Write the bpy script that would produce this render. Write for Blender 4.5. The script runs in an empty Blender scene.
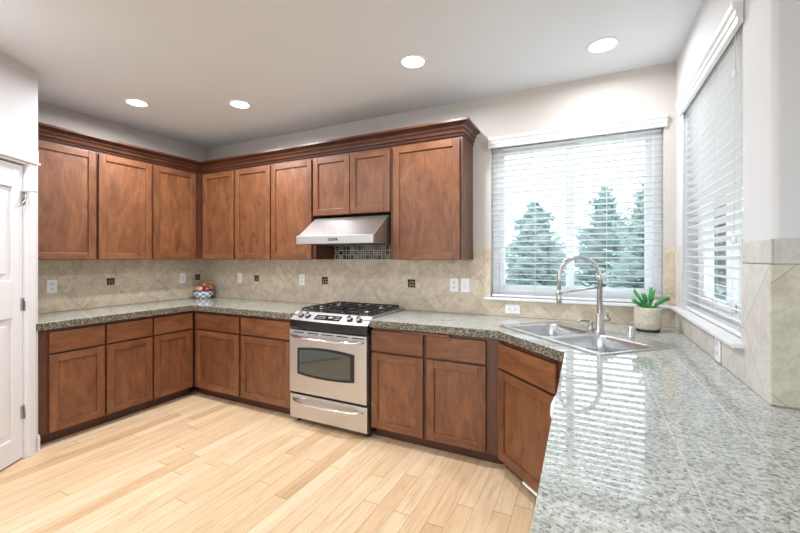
import bpy, bmesh, math, random
from mathutils import Vector, Matrix
random.seed(7)
SC = bpy.context.scene
COL = SC.collection
PI = math.pi

# ------------------------------------------------------------------ camera, world, exposure
cam_d = bpy.data.cameras.new('camera'); cam = bpy.data.objects.new('camera', cam_d); COL.objects.link(cam)
cam.location = (4.197, -3.159, 1.3882)
cam.rotation_euler = (PI/2, 0, 0.4605)
cam_d.sensor_width = 36; cam_d.lens = 382.86*36/800
cam_d.shift_y = (257.63-266.5)/800; cam_d.shift_x = 0.0006
cam_d.clip_start = 0.02
SC.camera = cam
SC.view_settings.view_transform = 'Standard'; SC.view_settings.look = 'None'
SC.view_settings.gamma = 1; SC.view_settings.use_curve_mapping = False
SC.view_settings.exposure = 0.62
w = bpy.data.worlds.new('sky'); SC.world = w; w.use_nodes = True
wb = w.node_tree.nodes['Background']; wb.inputs[0].default_value = (0.84, 0.92, 1.0, 1); wb.inputs[1].default_value = 2.8
CAN_POWER = 13.5
CAN_COL = (.93, 0.96, 1.0)

# ------------------------------------------------------------------ node helpers
class NT:
    def __init__(s, name):
        s.m = bpy.data.materials.new(name); s.m.use_nodes = True
        s.t = s.m.node_tree; s.b = s.t.nodes['Principled BSDF']; s.out = s.t.nodes['Material Output']
    def n(s, typ, **kw):
        nd = s.t.nodes.new(typ)
        for k, v in kw.items():
            if k.startswith('i_'):
                key = k[2:]; key = int(key) if key.isdigit() else key
                s.set(nd.inputs[key], v)
            else: setattr(nd, k, v)
        return nd
    def set(s, sock, v):
        if hasattr(v, 'is_output') or isinstance(v, bpy.types.NodeSocket): s.t.links.new(v, sock)
        else: sock.default_value = v
    def math(s, op, a, b=None, c=None):
        nd = s.n('ShaderNodeMath', operation=op)
        s.set(nd.inputs[0], a)
        if b is not None: s.set(nd.inputs[1], b)
        if c is not None: s.set(nd.inputs[2], c)
        return nd.outputs[0]
    def mix(s, f, a, b, mode='MIX'):
        nd = s.n('ShaderNodeMix', data_type='RGBA', blend_type=mode)
        s.set(nd.inputs[0], f); s.set(nd.inputs[6], col4(a)); s.set(nd.inputs[7], col4(b))
        return nd.outputs[2]
    def ramp(s, f, stops, interp='LINEAR'):
        nd = s.n('ShaderNodeValToRGB'); cr = nd.color_ramp; cr.interpolation = interp
        while len(cr.elements) < len(stops): cr.elements.new(0.5)
        for e, (p, c) in zip(cr.elements, stops):
            e.position = p; e.color = col4(c) if not isinstance(c, (int, float)) else (c, c, c, 1)
        s.set(nd.inputs[0], f); return nd.outputs[0]
    def noise(s, vec, scale, detail=3, rough=.5, dist=0):
        nd = s.n('ShaderNodeTexNoise'); s.set(nd.inputs['Vector'], vec)
        nd.inputs['Scale'].default_value = scale; nd.inputs['Detail'].default_value = detail
        nd.inputs['Roughness'].default_value = rough; nd.inputs['Distortion'].default_value = dist
        return nd.outputs[0]
    def voro(s, vec, scale, feature='F1', out='Distance', rnd=1):
        nd = s.n('ShaderNodeTexVoronoi', feature=feature); s.set(nd.inputs['Vector'], vec)
        nd.inputs['Scale'].default_value = scale; nd.inputs['Randomness'].default_value = rnd
        return nd.outputs[out]
    def obj(s): return s.n('ShaderNodeTexCoord').outputs['Object']
    def vscale(s, v, sc, add=None):
        nd = s.n('ShaderNodeVectorMath', operation='MULTIPLY'); s.set(nd.inputs[0], v); nd.inputs[1].default_value = sc
        o = nd.outputs[0]
        if add is not None:
            n2 = s.n('ShaderNodeVectorMath', operation='ADD'); s.set(n2.inputs[0], o); s.set(n2.inputs[1], add); o = n2.outputs[0]
        return o
    def sep(s, v):
        nd = s.n('ShaderNodeSeparateXYZ'); s.set(nd.inputs[0], v); return nd.outputs
    def comb(s, x, y, z):
        nd = s.n('ShaderNodeCombineXYZ')
        for i, q in enumerate((x, y, z)): s.set(nd.inputs[i], q)
        return nd.outputs[0]
    def bump(s, h, strength=.1, dist=.002):
        nd = s.n('ShaderNodeBump'); s.set(nd.inputs['Height'], h)
        nd.inputs['Strength'].default_value = strength; nd.inputs['Distance'].default_value = dist
        s.t.links.new(nd.outputs[0], s.b.inputs['Normal'])
    def fin(s, color=None, rough=None, metal=None, spec=None, coat=None):
        if color is not None: s.set(s.b.inputs['Base Color'], col4(color))
        if rough is not None: s.set(s.b.inputs['Roughness'], rough)
        if metal is not None: s.b.inputs['Metallic'].default_value = metal
        if spec is not None: s.b.inputs['Specular IOR Level'].default_value = spec
        if coat is not None: s.b.inputs['Coat Weight'].default_value = coat; s.b.inputs['Coat Roughness'].default_value = .15
        return s.m
def col4(c):
    if isinstance(c, (tuple, list)): return tuple(c) if len(c) == 4 else (*c, 1)
    return c
def srgb(r, g, b):
    f = lambda v: (v/255/12.92 if v/255 <= .04045 else ((v/255+.055)/1.055)**2.4)
    return (f(r), f(g), f(b))
def plain(name, c, rough=.5, metal=0, spec=.5, noise=.06):
    k = NT(name); v = k.noise(k.obj(), 14, 3)
    d = tuple(max(0, x*(1-noise)) for x in c); l = tuple(x*(1+noise) for x in c)
    return k.fin(k.ramp(v, [(.35, d), (.65, l)]), rough, metal, spec)

# ------------------------------------------------------------------ materials
M = {}
def wood(name, vertical, dark, mid, light, rough=.36):
    k = NT(name); o = k.obj(); rnd = k.n('ShaderNodeObjectInfo').outputs['Random']
    off = k.comb(k.math('MULTIPLY', rnd, 37.0), k.math('MULTIPLY', rnd, 11.0), k.math('MULTIPLY', rnd, 23.0))
    if vertical == 'z': s1, s2, s3 = (10, 10, 3.2), (85, 85, 8), (7, 7, 5)
    else: s1, s2, s3 = (3.2, 10, 10), (8, 85, 85), (5, 7, 7)
    a = k.noise(k.vscale(o, s1, off), 1.0, 6, .62, 1.0)
    g = k.noise(k.vscale(o, s2, off), 1.0, 4, .65, .4)
    kn = k.voro(k.vscale(o, s3, off), 1.0)
    kd = k.noise(k.vscale(o, (22, 22, 22), off), 1.0, 4, .7, 1.5)
    base = k.ramp(a, [(.28, dark), (.5, mid), (.74, light)])
    gr = k.ramp(g, [(.3, .78), (.62, 1.05)])
    c = k.mix(1, base, gr, 'MULTIPLY')
    knot = k.math('MULTIPLY', k.ramp(kn, [(.03, 1), (.26, 0)]), k.ramp(kd, [(.42, 0), (.6, 1)]))
    c = k.mix(k.math('MULTIPLY', knot, .7), c, tuple(x*.35 for x in dark))
    var = k.math('MULTIPLY_ADD', rnd, .22, .89)
    c = k.mix(1, c, k.comb(var, var, var), 'MULTIPLY')
    k.bump(g, .12, .001)
    return k.fin(c, rough, 0, .5)
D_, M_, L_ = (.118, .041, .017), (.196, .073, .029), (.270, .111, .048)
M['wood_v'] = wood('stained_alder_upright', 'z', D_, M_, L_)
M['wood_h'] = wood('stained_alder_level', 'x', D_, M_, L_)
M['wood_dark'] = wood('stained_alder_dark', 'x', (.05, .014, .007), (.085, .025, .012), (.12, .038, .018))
M['wood_side'] = wood('stained_alder_side', 'z', (.07, .022, .011), (.11, .036, .017), (.15, .054, .026))  # body stain darkened; shadow in the gaps between doors is put into it
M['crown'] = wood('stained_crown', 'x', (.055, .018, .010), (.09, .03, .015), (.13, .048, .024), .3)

def floor_mat():
    k = NT('oak_floor'); o = k.obj(); x, y, z = k.sep(o)
    W_, L = .098, 1.35
    r = k.math('DIVIDE', x, W_); row = k.math('FLOOR', r); fx = k.math('FRACT', r)
    wn = k.n('ShaderNodeTexWhiteNoise', noise_dimensions='1D'); k.set(wn.inputs['W'], row)
    q = k.math('ADD', k.math('DIVIDE', y, L), k.math('MULTIPLY', wn.outputs['Value'], 7.3))
    pl = k.math('FLOOR', q); fy = k.math('FRACT', q)
    w2 = k.n('ShaderNodeTexWhiteNoise', noise_dimensions='2D'); k.set(w2.inputs['Vector'], k.comb(row, pl, 0))
    rv = w2.outputs['Value']
    c = k.ramp(rv, [(0, (.61, .40, .22)), (.12, (.71, .495, .30)), (.6, (.765, .555, .35)), (1, (.80, .615, .415))])
    off = k.comb(k.math('MULTIPLY', rv, 31.0), k.math('MULTIPLY', rv, 17.0), 0)
    g = k.noise(k.vscale(o, (60, 3.2, 1), off), 1.0, 5, .65, .8)
    g2 = k.noise(k.vscale(o, (9, 1.2, 1), off), 1.0, 3, .5, 2.2)
    c = k.mix(1, c, k.ramp(g, [(.3, .84), (.55, 1.02)]), 'MULTIPLY')
    c = k.mix(1, c, k.ramp(g2, [(.33, (.90, .85, .80)), (.5, (1, 1, 1))]), 'MULTIPLY')
    ex = k.math('LESS_THAN', k.math('MINIMUM', fx, k.math('SUBTRACT', 1.0, fx)), .016)
    ey = k.math('LESS_THAN', k.math('MINIMUM', fy, k.math('SUBTRACT', 1.0, fy)), .0018)
    e = k.math('MAXIMUM', ex, ey)
    c = k.mix(k.math('MULTIPLY', e, .62), c, (.23, .12, .05))
    k.bump(k.math('SUBTRACT', 1.0, e), .25, .001)
    return k.fin(c, .33, 0, .4)
M['floor'] = floor_mat()

def granite(name, gl_x=(), gl_y=(), edge=False, pale=False):
    k = NT(name); o = k.obj(); x, y, z = k.sep(o)
    v1 = k.voro(o, 150, out='Color'); v1 = k.sep(v1)[0]
    v2 = k.voro(o, 330, out='Color'); v2 = k.sep(v2)[1]
    n = k.noise(o, 70, 4, .7); nb = k.noise(o, 9, 3)
    if edge: st = [(0, (.02, .018, .014)), (.32, (.07, .062, .046)), (.55, (.16, .145, .11)), (.78, (.36, .33, .26)), (1, (.6, .56, .48))]
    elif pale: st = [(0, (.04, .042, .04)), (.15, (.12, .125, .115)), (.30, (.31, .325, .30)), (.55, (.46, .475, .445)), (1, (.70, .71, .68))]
    else: st = [(0, (.05, .052, .045)), (.16, (.12, .122, .10)), (.34, (.28, .285, .24)), (.62, (.42, .43, .37)), (1, (.64, .645, .58))]
    f = k.math('MULTIPLY_ADD', v1, .55, k.math('MULTIPLY_ADD', v2, .2, k.math('MULTIPLY', n, .36)))
    f = k.math('SUBTRACT', f, .05)
    c = k.ramp(f, st)
    c = k.mix(1, c, k.ramp(nb, [(.3, .9), (.7, 1.06)]), 'MULTIPLY')
    e = None
    for ax, ls in ((x, gl_x), (y, gl_y)):
        for L in ls:
            q = k.math('LESS_THAN', k.math('ABSOLUTE', k.math('SUBTRACT', ax, L)), .0011)
            e = q if e is None else k.math('MAXIMUM', e, q)
    if e is not None: c = k.mix(k.math('MULTIPLY', e, .7), c, (.74, .73, .68))
    return k.fin(c, .03 if not edge else .2, 0, .9 if not edge else .5)
M['granite'] = granite('granite_tile', gl_y=(-.32,), gl_x=(.32, .66, 1.0, 1.34, 1.68))
M['granite_r'] = granite('granite_tile_right', gl_x=(4.395, 4.585, 5.0), gl_y=(-.32, -1.16, -1.505, -1.85, -2.195, -2.54), pale=True)  # paler palette: reflection of the bright wall put into the stone colour
M['granite_edge'] = granite('granite_nosing', edge=True)

def travertine(name, u, uo, nodes_dx, vo, cap=None, cols=((.49, .395, .28), (.635, .53, .40), (.74, .65, .53))):
    # diamonds of stone with thin grout; u names the axis that runs along the wall
    k = NT(name); o = k.obj(); x, y, z = k.sep(o); uu = x if u == 'x' else y
    dx = nodes_dx
    p = k.math('DIVIDE', k.math('SUBTRACT', uu, uo), dx); q = k.math('DIVIDE', k.math('SUBTRACT', z, vo), dx)
    s1 = k.math('ADD', p, q); s2 = k.math('SUBTRACT', p, q)
    f1 = k.math('FRACT', s1); f2 = k.math('FRACT', s2)
    m = None
    for f in (f1, f2):
        d = k.math('MINIMUM', f, k.math('SUBTRACT', 1.0, f)); m = d if m is None else k.math('MINIMUM', m, d)
    wn = k.n('ShaderNodeTexWhiteNoise', noise_dimensions='2D'); k.set(wn.inputs['Vector'], k.comb(k.math('FLOOR', s1), k.math('FLOOR', s2), 0))
    rv = wn.outputs['Value']
    off = k.comb(k.math('MULTIPLY', rv, 13.0), k.math('MULTIPLY', rv, 7.0), 0)
    a = k.noise(k.vscale(o, (1, 1, 1), off), 9, 6, .62, 1.2)
    b = k.noise(k.vscale(o, (1, 1, 1), off), 55, 4, .65)
    c = k.ramp(a, [(.28, cols[0]), (.5, cols[1]), (.75, cols[2])])
    c = k.mix(1, c, k.ramp(b, [(.3, .86), (.55, 1.02)]), 'MULTIPLY')
    vv = k.math('MULTIPLY_ADD', rv, .16, .92); c = k.mix(1, c, k.comb(vv, vv, vv), 'MULTIPLY')
    e = k.math('LESS_THAN', m, .0045)
    if cap:
        e = k.math('MULTIPLY', e, k.math('LESS_THAN', z, cap))
        e = k.math('MAXIMUM', e, k.math('LESS_THAN', k.math('ABSOLUTE', k.math('SUBTRACT', z, cap)), .0016))
    c = k.mix(k.math('MULTIPLY', e, .6), c, (.23, .17, .11))
    return k.fin(c, .42, 0, .4)
M['tile_back'] = travertine('travertine_back', 'x', 2.285, .478, 1.155)
M['tile_left'] = travertine('travertine_left', 'y', -1.064, .463, 1.155)
M['tile_right'] = travertine('travertine_right', 'y', -1.29, .478, 1.13, None, ((.56, .52, .47), (.64, .60, .55), (.70, .67, .62)))  # right, end and cap tiles paler: bright window-side light put into their colour
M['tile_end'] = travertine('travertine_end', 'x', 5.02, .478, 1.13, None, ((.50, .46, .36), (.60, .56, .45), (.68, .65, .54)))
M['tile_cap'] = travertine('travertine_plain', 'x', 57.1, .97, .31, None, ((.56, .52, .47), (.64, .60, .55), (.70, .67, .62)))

def mosaic():
    k = NT('glass_mosaic'); o = k.obj(); x, y, z = k.sep(o)
    S = .0437
    p = k.math('DIVIDE', x, S); q = k.math('DIVIDE', k.math('SUBTRACT', z, 1.371), S)
    fx = k.math('FRACT', p); fy = k.math('FRACT', q); cx = k.math('FLOOR', p); cy = k.math('FLOOR', q)
    wn = k.n('ShaderNodeTexWhiteNoise', noise_dimensions='2D'); k.set(wn.inputs['Vector'], k.comb(cx, cy, 0))
    rr, gg, bb = k.sep(wn.outputs['Color'])
    # some squares are split into two slim pieces
    half = k.math('LESS_THAN', k.math('ABSOLUTE', k.math('SUBTRACT', fx, .5)), .06)
    half = k.math('MULTIPLY', half, k.math('GREATER_THAN', gg, .62))
    half2 = k.math('LESS_THAN', k.math('ABSOLUTE', k.math('SUBTRACT', fy, .5)), .06)
    half2 = k.math('MULTIPLY', half2, k.math('LESS_THAN', gg, .3))
    dx = k.math('MINIMUM', fx, k.math('SUBTRACT', 1.0, fx)); dy = k.math('MINIMUM', fy, k.math('SUBTRACT', 1.0, fy))
    e = k.math('LESS_THAN', k.math('MINIMUM', dx, dy), .06)
    e = k.math('MAXIMUM', e, k.math('MAXIMUM', half, half2))
    c = k.ramp(rr, [(0, (.012, .012, .011)), (.3, (.05, .04, .032)), (.5, (.13, .085, .06)), (.64, (.12, .13, .105)), (.78, (.26, .21, .16)), (.88, (.03, .055, .045))], 'CONSTANT')
    c = k.mix(e, c, (.46, .41, .34))
    return k.fin(c, k.math('MULTIPLY_ADD', e, .5, .12), 0, .5)
M['mosaic'] = mosaic()
def steel(name, c, rough, axis):
    k = NT(name); o = k.obj()
    sc = {'x': (3, 500, 500), 'z': (500, 500, 3)}[axis]
    g = k.noise(k.vscale(o, sc), 1, 3, .6)
    r = k.ramp(g, [(.3, rough*.92), (.7, rough*1.08)])
    cc = k.ramp(g, [(.3, tuple(v*.97 for v in c)), (.7, c)])
    return k.fin(cc, r, 1)
M['steel'] = steel('brushed_steel', (.60, .59, .585), .36, 'x')
M['steel_sink'] = steel('satin_steel', (.66, .67, .68), .26, 'x')
M['nickel'] = steel('brushed_nickel', (.52, .51, .50), .28, 'z')
M['chrome'] = steel('chrome', (.75, .75, .76), .10, 'x')
M['black'] = plain('black_enamel', (.012, .012, .012), .25)
M['iron'] = plain('cast_iron', (.018, .018, .02), .45)
def oven_glass():
    k = NT('dark_oven_glass'); return k.fin((.045, .055, .05), .03, 0, 1.0)
M['ovenglass'] = oven_glass()
M['screen'] = plain('black_display', (.01, .011, .012), .08)
def emis(name, c, s):
    k = NT(name); k.b.inputs['Emission Color'].default_value = col4(c); k.b.inputs['Emission Strength'].default_value = s
    return k.fin((.8, .8, .8), .4)
M['digits'] = emis('green_digits', (.75, .9, .2), .9)
M['lens'] = emis('lamp_lens', (1, .97, .92), 5)
def wallpaint(name, c, rough=.65):
    k = NT(name); o = k.obj(); n = k.noise(o, 160, 3, .6); n2 = k.noise(o, 1.3, 3)
    k.bump(n, .05, .002)
    return k.fin(k.ramp(n2, [(.3, tuple(v*.985 for v in c)), (.7, c)]), rough, 0, .3)
M['wall'] = wallpaint('wall_paint', (.64, .595, .555))
M['wall_w'] = wallpaint('pantry_wall_paint', (.70, .70, .715))
M['ceil'] = wallpaint('ceiling_paint', (.745, .775, .805), .8)
M['trim'] = plain('white_trim_paint', (.80, .80, .815), .32, noise=.01)
M['vinyl'] = plain('white_vinyl', (.92, .93, .95), .4, noise=.01)
M['slat'] = plain('white_blind_slat', (.79, .795, .80), .4, noise=.01)
M['cord'] = plain('white_cord', (.82, .82, .80), .8, noise=.02)
M['plastic'] = plain('white_plastic', (.88, .88, .88), .3, noise=.01)
M['slot'] = plain('dark_slot', (.06, .06, .06), .6)
def glass():
    k = NT('window_glass'); t = k.t
    tr = t.nodes.new('ShaderNodeBsdfTransparent'); gl = t.nodes.new('ShaderNodeBsdfGlossy'); gl.inputs['Roughness'].default_value = .0
    tr.inputs[0].default_value = (.96, .985, .98, 1)
    fr = t.nodes.new('ShaderNodeLayerWeight'); fr.inputs['Blend'].default_value = .5
    f5 = k.math('MULTIPLY_ADD', k.math('POWER', fr.outputs['Facing'], 5.0), .6, .02)
    mx = t.nodes.new('ShaderNodeMixShader')
    t.links.new(f5, mx.inputs[0]); t.links.new(tr.outputs[0], mx.inputs[1]); t.links.new(gl.outputs[0], mx.inputs[2])
    t.links.new(mx.outputs[0], k.out.inputs[0]); return k.m
M['glass'] = glass()
def stone_pot():
    k = NT('pale_stone_pot'); o = k.obj(); z = k.sep(o)[2]
    n = k.noise(o, 60, 4, .7); n2 = k.noise(k.vscale(o, (1, 1, 9)), 9, 3)
    c = k.ramp(n, [(.3, (.52, .46, .37)), (.65, (.70, .66, .58))])
    c = k.mix(1, c, k.ramp(n2, [(.35, (.9, .85, .76)), (.6, (1, 1, 1))]), 'MULTIPLY')
    k.bump(n2, .3, .003); return k.fin(c, .7)
M['pot'] = stone_pot()
M['leaf'] = plain('succulent_green', (.05, .30, .07), .35, noise=.35)
M['soil'] = plain('potting_soil', (.05, .035, .025), .9, noise=.4)
def bowl_mat():
    k = NT('blue_white_ceramic'); o = k.obj(); x, y, z = k.sep(o)
    a = k.math('MULTIPLY', k.math('ARCTAN2', y, x), 9/(2*PI)); zz = k.math('DIVIDE', z, .055)
    f1 = k.math('FRACT', k.math('ADD', a, zz)); f2 = k.math('FRACT', k.math('SUBTRACT', a, zz))
    e = k.math('MAXIMUM', k.math('LESS_THAN', f1, .17), k.math('LESS_THAN', f2, .17))
    band = k.math('GREATER_THAN', z, .083)
    e = k.math('MAXIMUM', e, band)
    return k.fin(k.mix(e, (.78, .8, .84), (.03, .05, .19)), .12)
M['bowl'] = bowl_mat()
def fruit(name, c1, c2):
    k = NT(name); n = k.noise(k.obj(), 16, 4, .6); return k.fin(k.ramp(n, [(.35, c1), (.62, c2)]), .3)
M['apple'] = fruit('apple_red', (.42, .02, .02), (.62, .10, .05))
M['peach'] = fruit('peach_skin', (.80, .42, .16), (.85, .55, .30))
M['pink'] = fruit('pink_apple', (.72, .16, .13), (.85, .42, .28))
M['banana'] = fruit('pear_yellow', (.55, .48, .06), (.72, .60, .10))
M['stem'] = plain('brown_stem', (.09, .05, .02), .8)
M['bark'] = plain('bark', (.12, .09, .07), .9, noise=.3)
def needles(name, c1, c2):
    k = NT(name); n = k.noise(k.obj(), 3, 3); return k.fin(k.ramp(n, [(.3, c1), (.7, c2)]), .7)
M['needle'] = needles('blue_green_needles', (.27, .38, .37), (.40, .52, .50))  # needle colours raised; outdoor haze and glare put into them
M['needle2'] = needles('grey_green_needles', (.27, .34, .30), (.37, .44, .39))
def grass():
    k = NT('dry_grass'); o = k.obj(); n = k.noise(o, .5, 5, .6); n2 = k.noise(o, 30, 3, .6)
    c = k.ramp(n, [(.35, (.22, .215, .165)), (.6, (.30, .29, .245))]); c = k.mix(1, c, k.ramp(n2, [(.3, .75), (.7, 1.1)]), 'MULTIPLY')
    return k.fin(c, .9)
M['grass'] = grass()

# ------------------------------------------------------------------ mesh helpers
class MB:
    def __init__(s): s.bm = bmesh.new()
    def box(s, x0, x1, y0, y1, z0, z1, mi=0, mat=None):
        vs = [s.bm.verts.new(Vector(c)) for c in ((x0,y0,z0),(x1,y0,z0),(x1,y1,z0),(x0,y1,z0),(x0,y0,z1),(x1,y0,z1),(x1,y1,z1),(x0,y1,z1))]
        if mat is not None:
            for v in vs: v.co = mat @ v.co
        for f in ((3,2,1,0),(4,5,6,7),(0,1,5,4),(1,2,6,5),(2,3,7,6),(3,0,4,7)):
            fc = s.bm.faces.new([vs[i] for i in f]); fc.material_index = mi
        return s
    def prism(s, pts, a, b, axis='z', mi=0):
        # polygon pts extruded along an axis from a to b
        def P(p, h):
            return Vector((p[0], p[1], h)) if axis == 'z' else (Vector((h, p[0], p[1])) if axis == 'x' else Vector((p[0], h, p[1])))
        A = [s.bm.verts.new(P(p, a)) for p in pts]; B = [s.bm.verts.new(P(p, b)) for p in pts]; n = len(pts)
        fs = [s.bm.faces.new(A), s.bm.faces.new(B)]
        for i in range(n): fs.append(s.bm.faces.new((A[i], A[(i+1)%n], B[(i+1)%n], B[i])))
        for f in fs: f.material_index = mi
        bmesh.ops.recalc_face_normals(s.bm, faces=fs)
        return s
    def tube(s, path, r, n=10, mi=0, cap=True):
        path = [Vector(p) for p in path]; rs = r if isinstance(r, (list, tuple)) else [r]*len(path)
        rings = []; up = None
        for i, p in enumerate(path):
            d = (path[min(i+1, len(path)-1)] - path[max(i-1, 0)])
            d = d.normalized() if d.length > 1e-9 else Vector((0,0,1))
            if up is None:
                up = Vector((0,0,1)) if abs(d.z) < .9 else Vector((1,0,0))
            u = (up - d*up.dot(d)); u = u.normalized() if u.length > 1e-6 else d.orthogonal().normalized()
            up = u; v = d.cross(u)
            rings.append([s.bm.verts.new(p + (u*math.cos(2*PI*k/n) + v*math.sin(2*PI*k/n))*rs[i]) for k in range(n)])
        fs = []
        for a, b in zip(rings, rings[1:]):
            for k in range(n): fs.append(s.bm.faces.new((a[k], a[(k+1)%n], b[(k+1)%n], b[k])))
        if cap:
            fs.append(s.bm.faces.new(rings[0][::-1])); fs.append(s.bm.faces.new(rings[-1]))
        for f in fs: f.material_index = mi; f.smooth = len(f.verts) == 4
        bmesh.ops.recalc_face_normals(s.bm, faces=fs)
        return s
    def lathe(s, prof, n=24, c=(0,0,0), mi=0, mat=None):
        rings = []
        for r, z in prof:
            if r < 1e-6: rings.append([s.bm.verts.new(Vector((c[0], c[1], c[2]+z)))])
            else: rings.append([s.bm.verts.new(Vector((c[0]+r*math.cos(2*PI*k/n), c[1]+r*math.sin(2*PI*k/n), c[2]+z))) for k in range(n)])
        fs = []
        for a, b in zip(rings, rings[1:]):
            for k in range(n):
                k2 = (k+1) % n
                if len(a) == 1 and len(b) == 1: continue
                if len(a) == 1: fs.append(s.bm.faces.new((a[0], b[k2], b[k])))
                elif len(b) == 1: fs.append(s.bm.faces.new((a[k], a[k2], b[0])))
                else: fs.append(s.bm.faces.new((a[k], a[k2], b[k2], b[k])))
        for f in fs: f.material_index = mi; f.smooth = True
        if mat is not None:
            for rg in rings:
                for v in rg: v.co = mat @ v.co
        bmesh.ops.recalc_face_normals(s.bm, faces=fs)
        return s
    def quad(s, a, b, c, d, mi=0):
        f = s.bm.faces.new([s.bm.verts.new(Vector(q)) for q in (a, b, c, d)]); f.material_index = mi; return s
    def plate(s, outer, holes, z0, z1, mi=0, mi_side=None):
        # flat plate between z0 and z1 with holes
        es = []; fs0 = set(s.bm.faces)
        for loop in [outer] + holes:
            vs = [s.bm.verts.new((p[0], p[1], z1)) for p in loop]
            es += [s.bm.edges.new((vs[i], vs[(i+1) % len(vs)])) for i in range(len(vs))]
        r = bmesh.ops.triangle_fill(s.bm, use_beauty=True, use_dissolve=False, edges=es)
        top = [f for f in r['geom'] if isinstance(f, bmesh.types.BMFace)]
        for f in top:
            f.normal_update()
            if f.normal.z < 0: f.normal_flip()
        ex = bmesh.ops.extrude_face_region(s.bm, geom=top, use_keep_orig=True)
        vs = [g for g in ex['geom'] if isinstance(g, bmesh.types.BMVert)]
        bmesh.ops.translate(s.bm, verts=vs, vec=(0, 0, z0-z1))
        new = [f for f in s.bm.faces if f not in fs0]
        bmesh.ops.recalc_face_normals(s.bm, faces=new)
        for f in new:
            f.normal_update(); f.material_index = mi if (abs(f.normal.z) > .5 or mi_side is None) else mi_side
        return s
    def build(s, name, mats, parent=None, bevel=0, seg=2, smooth=False):
        me = bpy.data.meshes.new(name); s.bm.normal_update()
        if smooth:
            for f in s.bm.faces: f.smooth = True
        s.bm.to_mesh(me); s.bm.free()
        for m in (mats if isinstance(mats, (list, tuple)) else [mats]): me.materials.append(M[m] if isinstance(m, str) else m)
        o = bpy.data.objects.new(name, me); COL.objects.link(o)
        if parent is not None: o.parent = parent
        if bevel:
            b = o.modifiers.new('bevel', 'BEVEL'); b.width = bevel; b.segments = seg; b.limit_method = 'ANGLE'; b.angle_limit = .6
        return o
def tag(o, label=None, cat=None, group=None, kind=None):
    if label: o['label'] = label
    if cat: o['category'] = cat
    if group: o['group'] = group
    if kind: o['kind'] = kind
    return o
def thing(name, label, cat, loc=(0,0,0), rz=0, group=None, kind=None):
    o = bpy.data.objects.new(name, None); COL.objects.link(o); o.empty_display_size = .1
    o.location = loc; o.rotation_euler = (0, 0, rz)
    return tag(o, label, cat, group, kind)
def structure(o, label=None): return tag(o, label, None, None, 'structure')
def copy_part(o, parent, name=None):
    c = o.copy(); COL.objects.link(c); c.parent = parent; return c
def rrect(x0, x1, y0, y1, r, n=6):
    pts = []
    for cx, cy, a0 in ((x1-r, y0+r, -PI/2), (x1-r, y1-r, 0), (x0+r, y1-r, PI/2), (x0+r, y0+r, PI)):
        for i in range(n+1):
            a = a0 + PI/2*i/n; pts.append((cx+r*math.cos(a), cy+r*math.sin(a)))
    return pts

# ------------------------------------------------------------------ room shell
W = 4.7225; CE = 2.72; YE = -1.530     # right wall, ceiling height, end of the right wall
PA = Vector((.64, -1.846)); PD = Vector((1, -1.5)).normalized(); PROT = math.atan2(-PD.y, -PD.x)   # pantry wall
PM = Matrix.Translation((PA.x, PA.y, 0)) @ Matrix.Rotation(PROT, 4, 'Z')
structure(MB().box(-.3, 6.6, -6.6, .2, -.12, 0).build('floor', 'floor'), 'pale oak plank floor')
structure(MB().box(-.3, 6.6, -6.6, .2, CE, CE+.12).build('ceiling', 'ceil'), 'smooth light grey ceiling')
structure(MB().box(-.15, 0, -6.6, .15, 0, CE).build('wall_left', 'wall'))
WX0, WX1, WZ0, WZ1 = 3.468, 4.655, 1.045, 2.335      # window opening in the back wall
b = MB().box(0, WX0, 0, .15, 0, CE).box(WX1, W+.15, 0, .15, 0, CE).box(WX0, WX1, 0, .15, 0, WZ0).box(WX0, WX1, 0, .15, WZ1, CE)
structure(b.build('wall_back', 'wall'))
RY0, RY1 = -.215, -1.265                              # window opening in the right wall
b = MB().box(W, W+.15, RY0, 0, 0, CE).box(W, W+.15, RY1, RY0, 0, WZ0).box(W, W+.15, RY1, RY0, WZ1, CE)
n = 8; r = .022                                       # the free end of this wall has a rounded corner
pts = [(W+.15, RY1), (W, RY1)] + [(W+r-r*math.cos(PI/2*i/n), YE+r-r*math.sin(PI/2*i/n)) for i in range(n+1)] + [(6.6, YE), (6.6, YE+.15), (W+.15, YE+.15)]
b.prism(pts, 0, CE)
structure(b.build('wall_right', 'wall_w'))
structure(MB().box(6.6, 6.75, -6.6, YE+.15, 0, CE).build('wall_far_right', 'wall_w'))
b = MB().box(-.15, .4, -6.75, -6.6, 0, CE).box(6.2, 6.75, -6.75, -6.6, 0, CE).box(.4, 6.2, -6.75, -6.6, 2.55, CE)  # rear wall and glazing added unseen; opening sized for interior daylight
structure(b.build('wall_front', 'wall'))
b = MB()
for i in range(5): b.box(.4+i*1.435, .46+i*1.435, -6.72, -6.64, 0, 2.55)
b.box(.4, 6.2, -6.72, -6.64, 2.49, 2.55).box(.4, 6.2, -6.72, -6.64, 0, .06)
structure(b.build('added_window_rear', 'vinyl'), 'added unseen glazing behind the viewpoint to let daylight in')
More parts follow.
